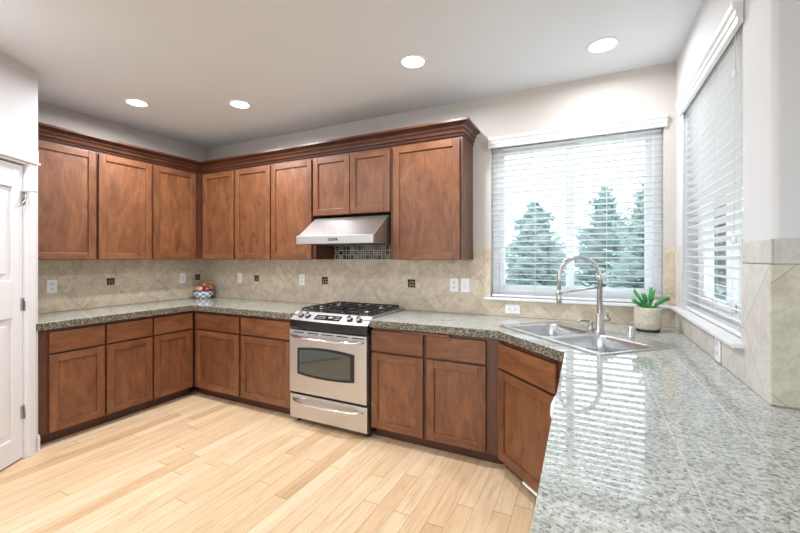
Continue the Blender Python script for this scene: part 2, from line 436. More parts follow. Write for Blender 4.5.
# pantry corner: short return beside the cabinets, then the slanted wall with the door
b = MB().box(0, .62, -1.95, -1.852, 0, CE)
DS0, DS1, DH = .105, .885, 2.035                      # door leaf along the slanted wall
for x0, x1, z0, z1 in ((-DS0, 0, 0, CE), (-1.2, -DS1, 0, CE), (-DS1, -DS0, DH, CE)): b.box(x0, x1, 0, .11, z0, z1, mat=PM)
e = PM @ Vector((-1.2, 0, 0))
b.box(0, e.x, e.y-.1, e.y, 0, CE)
structure(b.build('wall_pantry', 'wall_w'))
t = MB()
t.box(-DS0+.006, -.042, -.018, 0, 0, 2.047, mat=PM).box(-DS1-.095, -DS1-.006, -.018, 0, 0, 2.047, mat=PM)
t.box(-DS1-.1, -.020, -.02, 0, 2.062, 2.15, mat=PM).box(-DS1-.112, -.012, -.028, 0, 2.047, 2.062, mat=PM)
t.box(-DS0-.004, -DS0+.006, -.014, .10, 0, DH+.004, mat=PM).box(-DS1-.006, -DS1+.004, -.014, .10, 0, DH+.004, mat=PM).box(-DS1, -DS0, -.014, .10, DH-.004, 2.047, mat=PM)
structure(t.build('trim_1', 'trim', bevel=.003), 'white door casing with a ledged head board')
# door leaf with two raised panels
d = thing('door_1', 'white panelled pantry door closed in the slanted wall', None, (PA.x, PA.y, 0), PROT, kind='structure')
y0, y1 = .012, .048
b = MB(); xa, xb = -DS1+.006, -DS0-.006
b.box(xa, xa+.085, y0, y1, .01, DH-.012).box(xb-.085, xb, y0, y1, .01, DH-.012)
for z0, z1 in ((.01, .17), (.98, 1.235), (1.86, DH-.012)): b.box(xa+.085, xb-.085, y0, y1, z0, z1)
b.build('leaf', 'trim', d, bevel=.005)
for z0, z1 in ((.17, .98), (1.235, 1.86)):
    p = MB().box(xa+.085, xb-.085, y0+.014, y1-.014, z0, z1)
    p.box(xa+.125, xb-.125, y0+.004, y0+.016, z0+.045, z1-.045)
    p.build('door_panel', 'trim', d, bevel=.008)
for i, z in enumerate((1.80, 1.068, .325)):
    h = MB().tube([(-DS0-.002, .001, z-.045), (-DS0-.002, .001, z+.045)], .0065, 8)
    h.box(-DS0-.028, -DS0-.004, .007, .0125, z-.044, z+.044).box(-DS0+.001, -DS0+.004, -.006, .01, z-.044, z+.044)
    for k in (-.03, 0, .03): h.box(-DS0-.014, -DS0-.008, .003, .0075, z+k-.004, z+k+.004)
    ho = h.build('hinge', 'nickel', d)
    if i == 0:
        s = MB().tube([(-DS0-.002, .001, z+.047), (-DS0-.002, -.02, z+.05), (-DS0+.02, -.04, z+.05)], .0035, 8)
        s.tube([(-DS0+.018, -.038, z+.05), (-DS0+.03, -.046, z+.05)], .006, 8)
        s.tube([(-DS0-.004, -.01, z+.04), (-DS0-.03, -.03, z-.0), (-DS0-.05, -.012, z-.05), (-DS0-.06, .002, z-.07)], .003, 8)
        tag(s.build('door_stop', 'nickel', ho), 'bent metal hinge-pin door stop')
t = MB().box(-.02, .0, -.016, 0, 0, .1, mat=PM).box(-.018, 0, -.012, 0, .1, .115, mat=PM)
t.box(.622, .655, -1.852, -1.838, 0, .1)
structure(t.build('baseboard_pantry', 'trim', bevel=.003), 'white baseboard stub at the pantry wall corner')

# ------------------------------------------------------------------ windows
def window(name, loc, rz, w_, label):
    # local: x along opening from 0 to w_, y outward, z world
    o = thing(name, label, None, loc, rz, kind='structure')
    z0, z1 = WZ0+.022, WZ1
    f = MB()
    for x0, x1, a, c in ((.001, .052, z0, z1), (w_-.052, w_-.001, z0, z1), (.052, w_-.052, z0, z0+.05), (.052, w_-.052, z1-.05, z1)):
        f.box(x0, x1, .075, .145, a, c)
    f.build('window_frame', 'vinyl', o, bevel=.003)
    m = w_/2
    for (x0, x1, y) in ((.053, m+.03, .085), (m-.03, w_-.053, .114)):
        s = MB()
        a, c = z0+.051, z1-.051
        for q in ((x0, x0+.045, a, c), (x1-.045, x1, a, c), (x0+.045, x1-.045, a, a+.045), (x0+.045, x1-.045, c-.045, c)): s.box(q[0], q[1], y, y+.026, q[2], q[3])
        so = s.build('sash', 'vinyl', o, bevel=.003)
        MB().box(x0+.045, x1-.045, y+.011, y+.015, a+.045, c-.045).build('pane', 'glass', so)
    return o
win1 = window('window_1', (WX0, 0, 0), 0, WX1-WX0, 'white sliding window over the sink facing conifers')
win2 = window('window_2', (W, RY0, 0), -PI/2, RY0-RY1, 'white sliding window in the right wall')
MB().box(-.05, WX1-WX0+.066, -.042, .074, WZ0, WZ0+.02).build('window_sill', 'trim', win1, bevel=.004)
MB().box(RY0+.043, RY0-RY1+.035, -.042, .074, WZ0, WZ0+.02).box(RY0+.0, RY0+.043, -.042, -.001, WZ0, WZ0+.02).build('window_sill', 'trim', win2, bevel=.004)

# ------------------------------------------------------------------ blinds
def blind(label, loc, rz, w_, tilt, npos, wand):
    o = thing('window_blind', label, 'blind', loc, rz, 'white slatted blinds over the two windows' if False else None)
    z1 = WZ1 - .002
    # valance with a stepped profile, in front of the wall
    prof = [(-.002, 2.282), (-.018, 2.282), (-.021, 2.288), (-.021, 2.308), (-.027, 2.314), (-.027, 2.334), (-.033, 2.341), (-.036, 2.346), (-.036, 2.366), (-.002, 2.366)]
    MB().prism(prof, -.016, w_+.016, 'x').build('valance', 'trim', o, bevel=.0015)
    MB().box(.008, w_-.008, .008, .06, z1-.045, z1).build('head_rail', 'slat', o)
    zb = WZ0+.022
    MB().box(.008, w_-.008, .012, .06, zb+.003, zb+.022).build('bottom_rail', 'slat', o, bevel=.004)
    pitch = .0442; first = None; z = zb+.055
    while z < z1-.06:
        if first is None:
            s = MB(); pts = []
            for i in range(5):
                u = -.025+.05*i/4; pts.append((u, .0012*(1-(u/.025)**2)))
            top = [(u, h+.0014) for u, h in pts]; bot = [(u, h-.0014) for u, h in pts[::-1]]
            s.prism(top+bot, .009, w_-.009, 'x')
            first = s.build('slat', 'slat', o); sl = first
        else: sl = copy_part(first, o)
        sl.location = (0, .036, z); sl.rotation_euler = (tilt + random.uniform(-.02, .02), 0, 0)
        z += pitch
    for f in npos:
        x = f*w_
        c = MB()
        for yy in (.008, .064): c.tube([(x, yy, zb+.02), (x, yy, z1-.04)], .0011, 5)
        c.build('ladder_cord', 'cord', o)
    # pull cord with tassel, and wand
    xw, zt = wand
    c = MB().tube([(xw, -.004, z1-.05), (xw+.004, -.008, zt)], .0014, 5)
    co = c.build('pull_cord', 'cord', o)
    MB().lathe([(0, .0), (.006, -.003), (.0095, -.032), (.006, -.036), (0, -.037)], 12, (xw+.004, -.008, zt)).build('tassel', 'plastic', co)
    return o
bl1 = blind('white wood-slat blind with open slats over the sink window', (WX0, 0, 0), 0, WX1-WX0, -.10, (.05, .29, .71, .95), (.96, 1.75))
bl2 = blind('white wood-slat blind on the right wall beside the tiled wall end', (W, RY0, 0), -PI/2, RY0-RY1, -.30, (.06, .35, .65, .94), (.985, 2.14))
c = MB().tube([(.99, -.006, WZ1-.05), (.99, -.01, 1.475)], .0014, 5); co = c.build('pull_cord', 'cord', bl2)
MB().lathe([(0, .0), (.006, -.003), (.0095, -.03), (0, -.034)], 12, (.99, -.01, 1.475)).build('tassel', 'plastic', co)
MB().tube([(.03, -.006, WZ1-.05), (.03, -.01, 1.30)], .004, 8).build('tilt_wand', 'plastic', bl2)

# ------------------------------------------------------------------ backsplash (stone tiles fixed to the walls)
bs = thing('backsplash', 'beige travertine diamond tile backsplash along the kitchen walls', 'backsplash', (0, 0, .917))
def loc_child(o): o.location = (0, 0, -.917); return o
Z0 = .917
loc_child(MB().box(.012, 3.33, -.011, -.0005, Z0, 1.369).build('back_tiles', 'tile_back', bs))
loc_child(MB().box(.0005, .011, -1.848, -.0005, Z0, 1.369).build('left_tiles', 'tile_left', bs))
b = MB().box(3.331, WX0-.051, -.011, -.0005, Z0, 1.462).box(WX0-.05, W-.0005, -.011, -.0005, Z0, WZ0-.001).box(WX0-.05, WX0-.001, -.011, -.0005, WZ0+.021, 1.462).box(WX1+.001, W-.0005, -.011, -.0005, WZ0+.021, 1.462)
loc_child(b.build('back_tiles', 'tile_back', bs))
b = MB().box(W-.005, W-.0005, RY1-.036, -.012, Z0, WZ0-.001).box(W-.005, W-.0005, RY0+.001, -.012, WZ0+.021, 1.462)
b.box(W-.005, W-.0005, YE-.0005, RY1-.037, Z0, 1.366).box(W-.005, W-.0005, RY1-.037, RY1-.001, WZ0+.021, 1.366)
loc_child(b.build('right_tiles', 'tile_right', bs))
b = MB().box(W-.007, W-.0005, YE-.008, RY1-.001, 1.368, 1.448).box(W-.0005, 6.5, YE-.008, YE-.0005, 1.368, 1.448)
loc_child(b.build('cap_tiles', 'tile_cap', bs, bevel=.006))
b = MB().box(W-.005, 6.5, YE-.006, YE-.0006, Z0, 1.366)
loc_child(b.build('end_tiles', 'tile_end', bs, bevel=.003))
tag(loc_child(MB().box(1.907, 2.694, -.014, -.0115, 1.371, 1.50).build('mosaic_panel', 'mosaic', bs)), 'brown and grey glass mosaic strip under the range hood')
def inset_mesh():
    s = MB(); q = .0
    s.box(-.034, .034, 0, .0015, -.034, .034, 1)
    for x0, x1, z0, z1 in ((-.033, -.012, .008, .033), (-.008, .033, .016, .033), (-.033, -.018, -.033, .004), (-.012, .006, -.010, .010), (.012, .033, -.012, .010), (-.012, .012, -.033, -.016), (.017, .033, -.033, -.018)):
        s.box(x0, x1, -.002, 0, z0, z1, 0)
    return s
M['ins_dark'] = plain('dark_mosaic_glass', (.035, .026, .02), .15, noise=.3); M['ins_grout'] = plain('inset_grout', (.34, .27, .19), .7)
ins = inset_mesh().build('mosaic_inset', ['ins_dark', 'ins_grout'], bs)
ins.location = (.841, -.0125, 1.155-.917)
for x in (1.79, 2.757):
    c = copy_part(ins, bs); c.location = (x, -.0125, 1.155-.917); c.scale = (1.1, 1, 1.1)
for y in (-.138, -1.064):
    c = copy_part(ins, bs); c.location = (.0125, y, 1.155-.917); c.rotation_euler = (0, 0, PI/2)

# ------------------------------------------------------------------ cabinets
RAIL = .056
def door_front(parent, x0, x1, z0, z1, yf, t=.02):
    s = MB()
    s.box(x0, x0+RAIL, yf, yf+t, z0, z1, 0).box(x1-RAIL, x1, yf, yf+t, z0, z1, 0)
    s.box(x0+RAIL, x1-RAIL, yf, yf+t, z0, z0+RAIL, 1).box(x0+RAIL, x1-RAIL, yf, yf+t, z1-RAIL, z1, 1)
    d = s.build('door', ['wood_v', 'wood_h'], parent, bevel=.003)
    MB().box(x0+RAIL-.0005, x1-RAIL+.0005, yf+.012, yf+t-.002, z0+RAIL-.0005, z1-RAIL+.0005).build('door_panel', 'wood_v', d)
    return d
def drawer_front(parent, x0, x1, z0, z1, yf, t=.02):
    return MB().box(x0, x1, yf, yf+t, z0, z1).build('drawer', 'wood_h', parent, bevel=.004)
UB, UT = 1.371, 2.330
def upper(label, loc, rz, w_, doors, zb=UB, group=None, scribe=None):
    o = thing('wall_cabinet', label, 'cabinet', (loc[0], loc[1], zb), rz, group)
    D = .296
    b = MB().box(.0005, w_-.0005, -D, -.001, 0, UT-zb)
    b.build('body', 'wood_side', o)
    for x0, x1 in doors: door_front(o, x0, x1, .002, 2.311-zb, -.3165)
    return o
UD = [(-1.79, -1.331), (-1.309, -.853), (-.831, -.38)]
upper('wall cabinet with one door on the left wall nearest the pantry', (0, -1.848, 0), PI/2, .528, [(.06, .517)])
upper('two-door wall cabinet on the left wall ending in the corner', (0, -1.319, 0), PI/2, 1.318, [(.010, .466), (.488, .939)])
upper('two-door wall cabinet on the back wall beside the corner', (.298, 0, 0), 0, 1.052, [(.043, .5235), (.5555, 1.042)])
us = upper('single-door wall cabinet left of the range hood', (1.351, 0, 0), 0, .525, [(.009, .512)])
MB().box(.5255, .553, -.296, -.016, 0, .130).build('side_panel', 'wood_side', us)
upper('short two-door wall cabinet directly above the range hood', (1.877, 0, 0), 0, .818, [(.007, .4105), (.419, .815)], zb=1.775)
uo = upper('wide single-door wall cabinet between range hood and sink window', (2.696, 0, 0), 0, .624, [(.030, .606)])
# crown moulding, one run over all wall cabinets
cp = [(.285, 2.331), (.306, 2.331), (.309, 2.340), (.301, 2.343), (.303, 2.352), (.315, 2.356), (.317, 2.366), (.308, 2.369), (.312, 2.380), (.326, 2.392), (.330, 2.402), (.321, 2.404), (.330, 2.414), (.350, 2.424), (.362, 2.428), (.362, 2.444), (.285, 2.444)]
s = MB(); XR = 3.32
rings = []
for a, z in cp:
    q = a - .300
    rings.append([Vector((a, -1.848, z)), Vector((a, -a, z)), Vector((XR+q, -a, z)), Vector((XR+q, -.001, z))])
nr = len(rings); R = [[s.bm.verts.new(v) for v in r_] for r_ in rings]
for i in range(nr):
    for j in range(3): s.bm.faces.new((R[i][j], R[i][j+1], R[(i+1) % nr][j+1], R[(i+1) % nr][j]))
s.bm.faces.new([R[i][0] for i in range(nr)]); s.bm.faces.new([R[i][3] for i in range(nr)])
bmesh.ops.recalc_face_normals(s.bm, faces=s.bm.faces[:])
tag(s.build('crown_molding', 'crown'), 'dark stained stepped crown moulding topping all the wall cabinets', 'molding')

ZB = .8595
def base(label, loc, rz, w_, cols, fill=(0, 0), board=None, group=None):
    o = thing('base_cabinet', label, 'cabinet', (loc[0], loc[1], 0), rz, group)
    b = MB().box(.0005, w_-.0005, -.619, -.013, .088, ZB)
    b.build('body', 'wood_side', o)
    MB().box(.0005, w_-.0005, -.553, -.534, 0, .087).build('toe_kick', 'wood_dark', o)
    for x0, x1 in cols:
        door_front(o, x0, x1, .096, .666, -.640)
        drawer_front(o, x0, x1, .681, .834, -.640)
    if board: MB().box(board[0], board[1], -.648, -.62, .8365, .8535).build('pull_out_board', 'wood_h', o, bevel=.002)
    return o
base('base cabinet with drawer and door at the pantry end', (0, -1.848, 0), PI/2, .433, [(.068, .428)])
base('middle base cabinet of the three on the left wall', (0, -1.414, 0), PI/2, .384, [(.009, .376)])
base('base cabinet on the left wall beside the inside corner', (0, -1.029, 0), PI/2, .407, [(.007, .387)])
base('base cabinet on the back wall beside the inside corner', (.622, 0, 0), 0, .670, [(.052, .657)])
base('base cabinet with drawer and door left of the range', (1.293, 0, 0), 0, .632, [(.014, .621)])
base('two-door base cabinet between range and slanted sink cabinet', (2.701, 0, 0), 0, .966, [(.005, .431), (.460, .881)], board=(.27, .63))
# blind corner boxes are hidden; the slanted sink cabinet:
S2 = math.sqrt(.5)
sk = thing('sink_cabinet', 'slanted base cabinet with false drawer under the sink', 'cabinet', (3.669, -.640, 0), -PI/4)
LF = .5625
b = MB().box(.016, LF-.016, .0, .018, .0885, .11).box(.016, LF-.016, 0, .018, .665, .683).box(.016, LF-.016, 0, .018, .836, ZB).box(.0, .05, .0, .018, .0885, ZB).box(LF-.05, LF, 0, .018, .0885, ZB).box(.05, LF-.05, .30, .31, .0885, ZB-.2).box(.05, LF-.05, .018, .30, .0885, .1)
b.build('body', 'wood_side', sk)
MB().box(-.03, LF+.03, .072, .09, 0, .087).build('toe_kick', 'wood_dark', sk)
door_front(sk, .022, LF-.022, .096, .666, -.021); drawer_front(sk, .022, LF-.022, .681, .834, -.021)
tag(MB().box(.27, LF-.03, -.018, .0, .072, .0868).build('vent_plate', 'plastic', sk), 'white strip at the foot')
# dishwasher under the right-hand counter
dw = thing('dishwasher', 'white dishwasher with bowed handle under the right counter', 'dishwasher', (W, -1.082, 0), -PI/2)
MB().box(.002, .596, -.598, -.05, .09, ZB).build('body', 'plastic', dw)
MB().box(.003, .595, -.624, -.599, .12, .73).build('door', 'plastic', dw, bevel=.004)
MB().box(.003, .595, -.624, -.599, .735, .855).build('control_panel', 'plastic', dw, bevel=.004)
MB().box(.004, .594, -.55, -.54, 0, .088).build('toe_kick', 'plastic', dw)
MB().tube([(.14, -.623, .76), (.16, -.640, .76), (.23, -.656, .76), (.33, -.662, .76), (.43, -.656, .76), (.50, -.640, .76), (.52, -.623, .76)], .012, 10).build('handle', 'plastic', dw)
pb = base('two-door base cabinet beyond the dishwasher under the peninsula', (W-.004, -1.682, 0), -PI/2, 1.16, [(.01, .575), (.583, 1.15)])
pb.scale = (1, .935, 1)
structure(MB().box(W+.01, W+.12, -2.842, YE-.013, 0, ZB).build('wall_peninsula', 'wall_w'))

# ------------------------------------------------------------------ countertops
CT, CB = .915, .861
pts = [(.0005, -1.851), (.0005, -.0005), (1.924, -.0005), (1.924, -.655), (.655, -.655), (.655, -1.851), (.669, -1.873), (.652, -1.861), (.645, -1.851)]
o = MB().plate(pts, [], CB, CT, 0, 1).build('countertop', ['granite', 'granite_edge'], bevel=.003)
tag(o, 'grey-green granite counter in an L along left wall up to the range', 'countertop')
SKC = Vector((4.128, -.5816)); SX = Vector((S2, -S2)); SY = Vector((S2, S2))
def sw(a, c): p = SKC + SX*a + SY*c; return (p.x, p.y)
hole = [sw(*p) for p in rrect(-.418, .418, -.262, .262, .04, 4)]
pts = [(2.699, -.655), (3.66, -.655), (4.085, -1.08), (4.110, -2.85), (5.4, -2.85), (5.4, YE-.0085), (W-.006, YE-.0085), (W-.0005, YE), (W-.0005, -.0005), (2.699, -.0005)]
o = MB().plate(pts, [hole], CB, CT, 0, 1).build('countertop', ['granite_r', 'granite_edge'], bevel=.003)
tag(o, 'glossy granite counter with sink wrapping from range around the right wall', 'countertop')

# ------------------------------------------------------------------ range
rg = thing('range', 'slide-in stainless gas range with black grates between the counters', 'stove', (2.31, 0, 0))
MB().box(-.378, .384, -.628, -.03, .035, .905).build('body', 'black', rg)
for x in (-.34, .345):
    f = MB()
    for y in (-.60, -.10): f.lathe([(.0, .001), (.017, .001), (.017, .014), (.010, .02), (.010, .035)], 12, (x, y, 0))
    f.build('foot', 'black', rg)
# oven door with an arched window
od = MB().box(-.378, .378, -.680, -.629, .268, .786).build('oven_door', 'steel', rg, bevel=.005)
def barrel(x0, x1, z0, z1, bul, n=14):
    up = [(x0+(x1-x0)*i/n, z1+bul*(1-(2*i/n-1)**2)) for i in range(n+1)]
    lo = [(x1-(x1-x0)*i/n, z0-bul*(1-(2*i/n-1)**2)) for i in range(n+1)]
    return up+lo
MB().prism(barrel(-.290, .270, .425, .640, .018), -.684, -.6795, 'y').build('window_surround', 'black', od)
MB().prism(barrel(-.268, .236, .443, .622, .015), -.6855, -.683, 'y').build('window_glass', 'ovenglass', od)
for i in range(5): 
    x = -.33+i*.145
    MB().box(x, x+.105, -.6815, -.6795, .765, .773).build('vent_slot', 'black', od)
def bow(x0, x1, z, y0, dep, n=12, sag=0): return [(x0+(x1-x0)*i/n, y0-dep*(1-(2*i/n-1)**4), z+sag*(1-(2*i/n-1)**2)) for i in range(n+1)]
MB().tube(bow(-.355, .355, .742, -.682, .05, sag=-.012), [.010]+[.013]*11+[.010], 10).build('door_handle', 'chrome', od)
dr = MB().box(-.378, .378, -.672, -.629, .05, .248).build('drawer', 'steel', rg, bevel=.004)
MB().tube(bow(-.345, .345, .205, -.674, .045, sag=-.016), [.009]+[.012]*11+[.009], 10).build('drawer_handle', 'chrome', dr)
# curved black band, sloping control panel
def front_curve(bul, y, n=12): return [(-.38+.76*i/n, y-bul*(1-(2*i/n-1)**2)) for i in range(n+1)]
fc = front_curve(.022, -.672); fcb = front_curve(.012, -.660)
s = MB(); rows = []
for fcx, z, yo in ((fcb, .790, 0), (fc, .815, 0), (fc, .862, 0), (fc, .868, .004)):
    rows.append([s.bm.verts.new((x, y+yo, z)) for x, y in fcx])
rows.append([s.bm.verts.new((x, -.60, .868)) for x, y in fc]); rows.append([s.bm.verts.new((x, -.60, .790)) for x, y in fc])
rows.append(rows[0])
for A, B in zip(rows, rows[1:]):
    for i in range(12): s.bm.faces.new((A[i], A[i+1], B[i+1], B[i]))
for i in (0, 12): s.bm.faces.new([r_[i] for r_ in rows[:-1]])
bmesh.ops.recalc_face_normals(s.bm, faces=s.bm.faces[:])
s.build('front_band', 'black', rg)
s = MB(); A = [s.bm.verts.new((x, y+.004, .8685)) for x, y in fc]; B = [s.bm.verts.new((x, -.588, .928)) for x, y in fc]; Cc = [s.bm.verts.new((x, -.588, .8685)) for x, y in fc]
for i in range(12):
    for P_, Q_ in ((A, B), (B, Cc), (Cc, A)): s.bm.faces.new((P_[i], P_[i+1], Q_[i+1], Q_[i]))
for i in (0, 12): s.bm.faces.new((A[i], B[i], Cc[i]))
bmesh.ops.recalc_face_normals(s.bm, faces=s.bm.faces[:])
cpan = s.build('control_panel', 'steel', rg)
def panel_pt(x, f):    # point on the sloping panel face
    yb = -.672-.022*(1-(x/.38)**2)+.004
    return Vector((x, yb+(-.588-yb)*f, .8685+.0595*f))
ang = math.atan2(.0595, .10)
def panel_mat(x, f): return Matrix.Translation(panel_pt(x, f)) @ Matrix.Rotation(ang, 4, 'X')
MB().box(-.125, .125, -.030, .030, -.001, .003, mat=panel_mat(-.01, .5)).build('display', 'screen', cpan, bevel=.001)
dg = MB(); mt = panel_mat(-.01, .5)
for i, ch in enumerate((0, 1, 2)):
    x = .004+i*.016
    for q in ((0, .010, -.001, .001), (0, .010, .011, .013), (0, .002, 0, .012), (.008, .010, 0, .012)): dg.box(x+q[0], x+q[1], q[2], q[3], .003, .0036, mat=mt)
dg.build('clock_digits', 'digits', cpan)
bt = MB()
for i in range(4):
    for j in range(2): bt.box(-.105+i*.022, -.093+i*.022, -.016+j*.02, -.008+j*.02, .003, .0035, mat=mt)
bt.build('keypad', 'steel', cpan)
bt = MB()
for i in range(3):
    for j in range(2): bt.box(.07+i*.017, .08+i*.017, -.014+j*.02, -.006+j*.02, .003, .0035, mat=mt)
bt.build('keypad', 'steel', cpan)
for x in (-.290, -.215, .20, .285):
    k = MB().lathe([(0, .006), (.0185, .006), (.0175, .026), (.014, .031), (0, .031)], 18, mat=panel_mat(x, .5))
    ko = k.build('knob', 'chrome', cpan)
    MB().lathe([(0, .0), (.026, .0), (.026, .004), (.021, .0065), (0, .0065)], 18, mat=panel_mat(x, .5)).build('knob_skirt', 'black', ko)
    MB().box(-.004, .004, -.017, .017, .0312, .036, mat=panel_mat(x, .5)).build('knob_grip', 'black', ko, bevel=.001)
MB().box(-.380, .380, -.587, -.020, .906, .929).build('cooktop', 'steel', rg, bevel=.003)
MB().box(-.34, .34, -.56, -.05, .929, .932).build('burner_pan', 'black', rg, bevel=.001)
for x, y, r_ in ((-.22, -.44, .045), (-.22, -.17, .036), (.0, -.30, .05), (.22, -.44, .05), (.22, -.17, .036)):
    bo = MB().lathe([(0, .932), (r_, .932), (r_, .944), (r_*.8, .947), (0, .947)], 20, (x, y, 0)).build('burner', 'steel', rg)
    MB().lathe([(0, .947), (r_*.78, .947), (r_*.75, .952), (0, .953)], 20, (x, y, 0)).build('burner_cap', 'iron', bo)
for gx in (-.228, 0, .228):
    g = MB(); hw = .108; T = .011; za, zb = .946, .958
    for x in (gx-hw, gx+hw-T): g.box(x, x+T, -.575, -.045, za, zb)
    for y in (-.575, -.32, -.056): g.box(gx-hw, gx+hw, y, y+T, za, zb)
    for y in (-.44, -.18):
        g.box(gx-hw, gx-.03, y-.005, y+.005, za, zb).box(gx+.03, gx+hw, y-.005, y+.005, za, zb)
        g.box(gx-.005, gx+.005, y-.115, y-.035, za, zb+.004).box(gx-.005, gx+.005, y+.035, y+.115, za, zb+.004)
    for x in (gx-hw, gx+hw-T):
        for y in (-.575, -.056): g.box(x, x+T, y, y+T, .9325, za)
    g.build('grate', 'iron', rg, bevel=.002)

# ------------------------------------------------------------------ range hood
hd = thing('range_hood', 'stainless sloped range hood under the short wall cabinet', 'range hood', (2.289, 0, 1.505))
hx = .387
s = MB().prism([(-.016, .245), (-.016, .004), (-.535, .004), (-.535, .075), (-.30, .245)], -hx, hx, 'x')
s.bm.faces.ensure_lookup_table()
s.build('canopy', 'steel', hd, bevel=.002)
MB().prism([(-.536, .0), (-.562, .0), (-.562, .068), (-.550, .076), (-.536, .076)], -hx-.001, hx+.001, 'x').build('front_lip', 'steel', hd, bevel=.002)
MB().box(-.34, .34, -.50, -.06, -.002, .0035).build('filter', 'slot', hd)
bd = MB().box(-.048, .048, -.5645, -.5622, .024, .046).build('badge', 'slot', hd)
# badge lettering (too soft in the picture to be spelled out): a row of slim raised letter strokes
lt = MB(); x = -.041
for k in range(7):
    lt.box(x, x+.0022, -.0+-.5655, -.5644, .028, .042)
    if k % 2 == 0: lt.box(x+.0022, x+.0075, -.5655, -.5644, .0395, .042)
    else: lt.box(x+.0022, x+.0075, -.5655, -.5644, .028, .0305)
    if k % 3 == 0: lt.box(x+.0022, x+.0065, -.5655, -.5644, .034, .036)
    x += .0122
lt.build('lettering', 'chrome', bd)
for i in range(3): MB().tube([(-.05+i*.03, -.505, -.003), (-.05+i*.03, -.505, .004)], .008, 10).build('switch_button', 'black', hd)

# ------------------------------------------------------------------ sink and fittings
sn = thing('sink', 'double-bowl stainless drop-in sink set diagonally in the corner counter', 'sink', (SKC.x, SKC.y, CT), -PI/4)
bas = [(-.372, .002, -.2425, .1275), (.044, .416, -.2425, .1275)]
holes = [rrect(x0, x1, y0, y1, .06, 6) for x0, x1, y0, y1 in bas]
rim = MB().plate(rrect(-.433, .433, -.2775, .2775, .035, 6), holes, .0005, .007).build('rim', 'steel_sink', sn, bevel=.003)
for x0, x1, y0, y1 in bas:
    s = MB(); prev = None
    for ins_, z in ((0, .006), (.004, -.004), (.008, -.10), (.014, -.15), (.03, -.172), (.06, -.182), (.12, -.186)):
        r_ = max(.012, .06 - ins_*.2)
        ring = [s.bm.verts.new((p[0], p[1], z)) for p in rrect(x0+ins_, x1-ins_, y0+ins_, y1-ins_, r_, 6)]
        if prev:
            for i in range(len(ring)):
                f = s.bm.faces.new((prev[i], prev[(i+1) % len(ring)], ring[(i+1) % len(ring)], ring[i])); f.smooth = True
        prev = ring
    s.bm.faces.new(prev)
    bmesh.ops.recalc_face_normals(s.bm, faces=s.bm.faces[:])
    for f in s.bm.faces: f.normal_flip()
    bo = s.build('basin', 'steel_sink', sn)
    cx, cy = (x0+x1)/2, (y0+y1)/2
    MB().lathe([(0, -.183), (.02, -.183), (.024, -.178), (.042, -.178), (.044, -.185)], 20, (cx, cy, 0)).build('drain', 'chrome', bo)
def on_deck(a, c): p = sw(a, c); return (p[0], p[1], CT+.0075)
# gooseneck faucet
fp = on_deck(.012, .166); fdir = math.atan2(-.57, -.82)
fa = thing('faucet', 'tall brushed nickel gooseneck faucet behind the sink bowls', 'faucet', fp, fdir)
MB().lathe([(0, 0), (.030, 0), (.030, .005), (.024, .010), (.0225, .012), (.0225, .115), (.019, .121), (.017, .122)], 22).build('base', 'nickel', fa)
MB().lathe([(.0165, .122), (.0165, .325), (.0185, .327), (.0185, .352), (.014, .356)], 18).build('post', 'nickel', fa)
R_ = .136; zc = .335
pa = [(0, 0, .30), (0, 0, zc)] + [(R_-R_*math.cos(PI*i/18), 0, zc+R_*math.sin(PI*i/18)) for i in range(1, 19)] + [(2*R_, 0, .27)]
MB().tube(pa, .0125, 14).build('spout', 'nickel', fa)
MB().lathe([(0, .188), (.013, .188), (.0165, .192), (.0165, .225), (.0145, .232), (.0145, .262), (0, .262)], 18, (2*R_, 0, 0)).build('spray_head', 'nickel', fa)
MB().tube([(.012, 0, .280), (2*R_-.005, 0, .250)], .0055, 10).tube([(2*R_, 0, .243), (2*R_, 0, .257)], .0185, 14).build('support_arm', 'nickel', fa)
s = MB(); ml = Matrix.Rotation(PI-.25, 4, 'Z')
s.tube([ml @ Vector((.015, 0, .085)), ml @ Vector((.06, 0, .085))], .015, 14); s.tube([ml @ Vector((.05, 0, .088)), ml @ Vector((.047, 0, .12)), ml @ Vector((.030, 0, .165))], [.006, .006, .005], 10)
s.build('lever', 'nickel', fa)
pd = thing('soap_dispenser', 'small brushed nickel soap pump left of the faucet', 'soap dispenser', on_deck(-.075, .185), fdir)
MB().lathe([(0, 0), (.022, 0), (.022, .006), (.014, .012), (.014, .04), (.017, .042), (.017, .058), (0, .06)], 18).build('pump_body', 'nickel', pd)
MB().tube([(0, 0, .05), (.02, 0, .062), (.06, 0, .066), (.088, 0, .058), (.094, 0, .048)], [.009, .008, .0075, .007, .006], 12).build('spout', 'nickel', pd)
ag = MB().lathe([(0, 0), (.021, 0), (.021, .004), (.0185, .006), (.0185, .052), (.015, .058), (0, .059)], 22)
ag = ag.build('air_gap_cap', 'chrome'); ag.location = on_deck(.172, .236); tag(ag, 'small chrome air gap cylinder on the sink deck right of the faucet', 'air gap')

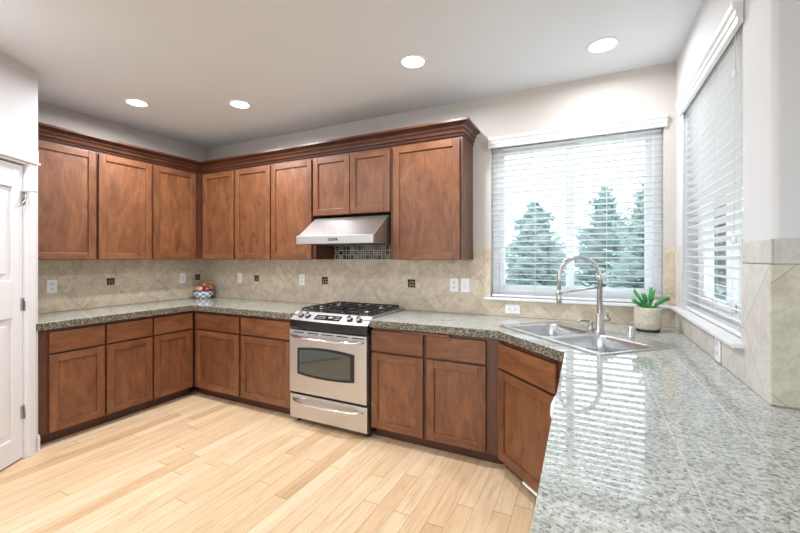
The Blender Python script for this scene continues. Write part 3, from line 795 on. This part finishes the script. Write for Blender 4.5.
# ------------------------------------------------------------------ potted plant
pl = thing('potted_plant', 'green succulent in a pale ribbed stone pot by the window', 'plant', (4.535, -.235, CT+.001))
MB().lathe([(0, 0), (.066, 0), (.068, .014), (0, .014)], 28).build('saucer', 'black', pl)
MB().lathe([(0, .0145), (.066, .0145), (.073, .028), (.076, .06), (.0765, .150), (.075, .154), (.068, .154), (.067, .13), (0, .13)], 32).build('pot', 'pot', pl)
MB().lathe([(0, .1305), (.0665, .1305), (.05, .138), (0, .139)], 20).build('soil', 'soil', pl)
def leaf_stem(base, tip, n=5, sp=1):
    s = MB(); b0 = Vector(base); t0 = Vector(tip); mid = (b0+t0)/2 + Vector((0, 0, .018))
    path = []
    for i in range(9):
        f = i/8; path.append(b0*(1-f)**2 + mid*2*f*(1-f) + t0*f*f)
    s.tube(path, [.004, .006, .008, .0065, .0085, .0065, .0085, .007, .003], 8)
    d = (t0-b0).normalized(); side = d.cross(Vector((0, 0, 1))).normalized()
    for k in range(n):
        f = .3+.6*k/n; p = b0*(1-f)**2 + mid*2*f*(1-f) + t0*f*f
        for sg in (-1, 1):
            q = p + side*sg*.014 + d*.022 + Vector((0, 0, .014))
            s.tube([p, (p+q)/2+Vector((0, 0, .002)), q], [.0045, .006, .002], 6)
    return s.build('stem', 'leaf', pl)
rt = Vector((.896, .444, 0))
for (bx, tx, tz, ty) in ((-.018, -.10, .188, .0), (-.012, -.075, .255, .03), (-.008, -.045, .215, -.03), (.006, .022, .27, .0), (.012, .062, .255, .04), (.016, .09, .19, -.02), (.02, .15, .205, .01), (0, -.012, .22, .03)):
    leaf_stem(rt*bx + Vector((0, 0, .136)), rt*tx + Vector((-.444, .896, 0))*ty + Vector((0, 0, tz)))

# ------------------------------------------------------------------ fruit bowl
BX, BY = .165, -.175
bw = MB().lathe([(0, 0), (.072, 0), (.075, .005), (.092, .018), (.107, .048), (.114, .088), (.114, .092), (.109, .092), (.102, .052), (.086, .024), (.06, .013), (0, .011)], 36).build('fruit_bowl', 'bowl')
bw.location = (BX, BY, CT+.001); tag(bw, 'blue and white patterned ceramic bowl of fruit in the counter corner', 'bowl')
def fruit_mesh(r_, mat, name, squash=.9):
    prof = [(0, -r_*squash*.86)]
    for i in range(1, 12):
        a = -PI/2+PI*i/12; prof.append((r_*math.cos(a), r_*squash*math.sin(a)))
    prof.append((0, r_*squash*.80))
    return prof
def put_fruit(name, label, cat, mat, u, v, z, r_, tilt=0, squash=.9, stem=True):
    o = thing(name, label, cat, (BX+rt.x*u+.444*v, BY+rt.y*u-.896*v, CT+z)); o.rotation_euler = (tilt, .3*tilt, u*9)
    MB().lathe(fruit_mesh(r_, mat, name, squash), 20).build('flesh', mat, o)
    if stem: MB().tube([(0, 0, r_*squash*.75), (.003, 0, r_*squash*1.15)], .002, 6).build('stem', 'stem', o)
    return o
put_fruit('apple', 'pink-red apple at the left of the fruit bowl', 'apple', 'pink', -.064, .012, .112, .033, .3)
put_fruit('apple', 'dark red apple at the back of the fruit bowl', 'apple', 'apple', -.030, -.055, .116, .033, -.3)
put_fruit('peach', 'pale orange peach in front, nearest the bowl rim', 'peach', 'peach', -.008, .062, .112, .033, .5)
put_fruit('apple', 'red apple at the right of the fruit bowl', 'apple', 'apple', .062, .024, .112, .034, .4)
put_fruit('apple', 'pink-red apple at the back right under the banana', 'apple', 'pink', .044, -.052, .116, .032, -.4)
put_fruit('peach', 'yellow-pink peach resting on top of the pile', 'peach', 'pink', .016, .006, .158, .026)
P3 = lambda u, v, z: (rt.x*u+.444*v, rt.y*u-.896*v, z)
ba = MB().tube([P3(-.045, -.088, .158), P3(-.015, -.074, .172), P3(.025, -.064, .178), P3(.06, -.060, .172), P3(.082, -.058, .160)], [.005, .013, .015, .012, .004], 8).build('banana', 'banana')
ba.location = (BX, BY, CT+.003); tag(ba, 'yellow banana lying on top at the back of the fruit bowl', 'banana')

# ------------------------------------------------------------------ outlets and switches
def plate_thing(name, label, cat, loc, rz, kind, horiz=False):
    o = thing(name, label, cat, loc, rz)
    w_, h = (.057, .036) if horiz else (.036, .058)
    MB().box(-w_, w_, -.006, -.0005, -h, h).build('cover_plate', 'plastic', o, bevel=.002)
    if kind == 'outlet':
        for s_ in (-1, 1):
            cx, cz = (s_*.021, 0) if horiz else (0, s_*.021)
            r_ = MB().box(cx-.0165, cx+.0165, -.008, -.006, cz-.014, cz+.014).build('receptacle', 'trim', o, bevel=.001)
            q = MB()
            if horiz: q.box(cx-.006, cx-.002, -.0086, -.0079, cz+.004, cz+.008).box(cx-.006, cx-.002, -.0086, -.0079, cz-.008, cz-.004).box(cx+.005, cx+.009, -.0086, -.0079, cz-.002, cz+.002)
            else: q.box(cx-.008, cx-.005, -.0086, -.0079, cz-.002, cz+.007).box(cx+.005, cx+.008, -.0086, -.0079, cz-.002, cz+.007).box(cx-.002, cx+.002, -.0086, -.0079, cz-.010, cz-.006)
            q.build('slots', 'slot', r_)
    else:
        MB().prism([(-.0065, -.032), (-.0105, -.032), (-.0075, 0), (-.0095, .032), (-.0065, .032)], -.015, .015, 'x').build('rocker', 'trim', o)
        MB().box(-.0165, .0165, -.0068, -.006, -.034, .034).build('rocker_frame', 'cord', o)
    return o
plate_thing('outlet', 'white outlet on the left wall nearest the pantry', 'outlet', (.012, -1.522, 1.138), PI/2, 'outlet')
plate_thing('light_switch', 'white rocker switch on the left wall near the fruit bowl', 'switch', (.012, -.33, 1.152), PI/2, 'switch')
plate_thing('light_switch', 'white rocker switch on the back wall nearest the corner', 'switch', (.58, -.012, 1.155), 0, 'switch')
plate_thing('outlet', 'white outlet on the back wall left of the range', 'outlet', (1.496, -.012, 1.156), 0, 'outlet')
plate_thing('outlet', 'left of two white plates under the wide wall cabinet', 'outlet', (3.158, -.012, 1.155), 0, 'outlet')
plate_thing('light_switch', 'right of two white plates, next to the window', 'switch', (3.256, -.012, 1.153), 0, 'switch')
plate_thing('outlet', 'sideways white outlet below the sink window sill', 'outlet', (3.647, -.012, .977), 0, 'outlet', True)
plate_thing('outlet', 'white outlet under the right wall window sill', 'outlet', (W-.006, -.985, .982), -PI/2, 'outlet')

# ------------------------------------------------------------------ recessed ceiling lights
def can(label, x, y, power=CAN_POWER):
    o = thing('recessed_light', label, 'ceiling light', (x, y, CE), 0)
    MB().lathe([(.075, -.0005), (.075, -.004), (.09, -.006), (.098, -.002), (.098, -.0005)], 32).build('trim_ring', 'trim', o)
    MB().lathe([(0, -.004), (.0745, -.004), (.0745, -.0007), (0, -.0007)], 32).build('lens', 'lens', o)
    L = bpy.data.lights.new('lamp_glow', 'AREA'); L.shape = 'DISK'; L.size = .12; L.energy = power; L.color = CAN_COL; L.spread = 2.98
    lo = bpy.data.objects.new('lamp_glow', L); COL.objects.link(lo); lo.parent = o; lo.location = (0, 0, -.008)
    return o
can('recessed ceiling light farthest left, over the left cabinets', .712, -1.213)
can('recessed ceiling light second from left, near the corner', 1.479, -.796)
can('recessed ceiling light third from left, above right of the range', 3.123, -.787)
can('recessed ceiling light farthest right, over the sink', 4.273, -.442, 6.0)
can('added ceiling light out of view for fill, left', 1.5, -2.6)  # added unseen lamp to fill the interior
can('added ceiling light out of view for fill, right', 3.2, -2.9)  # second added fill lamp, also unseen

# ------------------------------------------------------------------ outdoors
structure(MB().box(-24, 44, -30, -6.9, -1.0, -.3).build('terrace', 'grass'))
structure(MB().box(-14, 34, .4, 60, -1.0, -.4).build('ground', 'grass'), 'dry pale grass outside the windows')
def conifer_mesh(h, r_, mat_i, rnd, n_lev=34):
    s = MB()
    for L in range(n_lev):
        f = L/(n_lev-1); z = h*(.07+.90*f); rr = r_*(1-f)**.8*min(1, .55+f*3)*rnd.choice((.62, .8, .95, 1.12))+.07
        nb = max(5, int(17*(1-f*.55)))
        for b_ in range(nb):
            a = 2*PI*(b_/nb)+rnd.random()*.6; ln = rr*(.5+.75*rnd.random())
            d = Vector((math.cos(a), math.sin(a), rnd.uniform(-.1, .25)+.35*f)); side = Vector((-math.sin(a), math.cos(a), 0))
            for q in range(8):
                t0 = .1+.9*q/8; p = Vector((0, 0, z))+d*ln*t0
                for sg in (-1, 1):
                    wv = (.30*ln*(1.1-t0)+.05)
                    tip = p + side*sg*wv + d*wv*.7 + Vector((0, 0, rnd.uniform(-.08, .05)))
                    s.quad(p, p+d*.03+Vector((0, 0, .035)), tip+Vector((0, 0, .012)), tip-d*.05-Vector((0, 0, .02)))
    return s
TR = []
def tree(label, x, y, h, r_, mat, seed):
    rnd = random.Random(seed)
    o = thing('conifer_tree', label, 'tree', (x, y, -.4), seed)
    MB().tube([(0, 0, 0), (0, 0, h*.5), (0, 0, h*.97)], [.09, .06, .01], 8).build('trunk', 'bark', o)
    conifer_mesh(h, r_, 0, rnd).build('foliage', mat, o)
tree('bushy blue-green conifer seen through the left window sash', 2.95, 7.0, 3.2, 1.5, 'needle', 1)
tree('small low conifer left of the bushy one through the window', .3, 9.6, 2.6, 1.1, 'needle2', 2)
tree('pointed conifer seen just right of the window mullion', 4.6, 9.6, 3.9, 1.5, 'needle', 3)
tree('tall conifer at the right edge of the sink window', 5.35, 5.7, 3.5, 1.25, 'needle', 4)
tree('grey-green conifer behind the others at right', 6.0, 13.6, 4.2, 1.5, 'needle2', 5)
tree('conifer seen through the right wall window, left one', 6.95, 8.0, 3.7, 1.25, 'needle2', 6)
tree('conifer seen through the right wall window, right one', 8.5, 10.6, 4.3, 1.4, 'needle2', 8)

# ------------------------------------------------------------------ groups for repeats
GROUPS = {'wall_cabinet': 'wall cabinets', 'base_cabinet': 'base cabinets under the counters', 'recessed_light': 'recessed ceiling lights', 'outlet': 'outlets on the backsplash',
          'light_switch': 'switches on the backsplash', 'conifer_tree': 'conifers outside the windows', 'apple': 'apples in the fruit bowl', 'peach': 'peaches in the fruit bowl',
          'window_blind': 'blinds on the two windows', 'countertop': 'granite countertops'}
for o in list(SC.objects):
    if o.parent is None and 'label' in o and o.name.split('.')[0] in GROUPS: o['group'] = GROUPS[o.name.split('.')[0]]
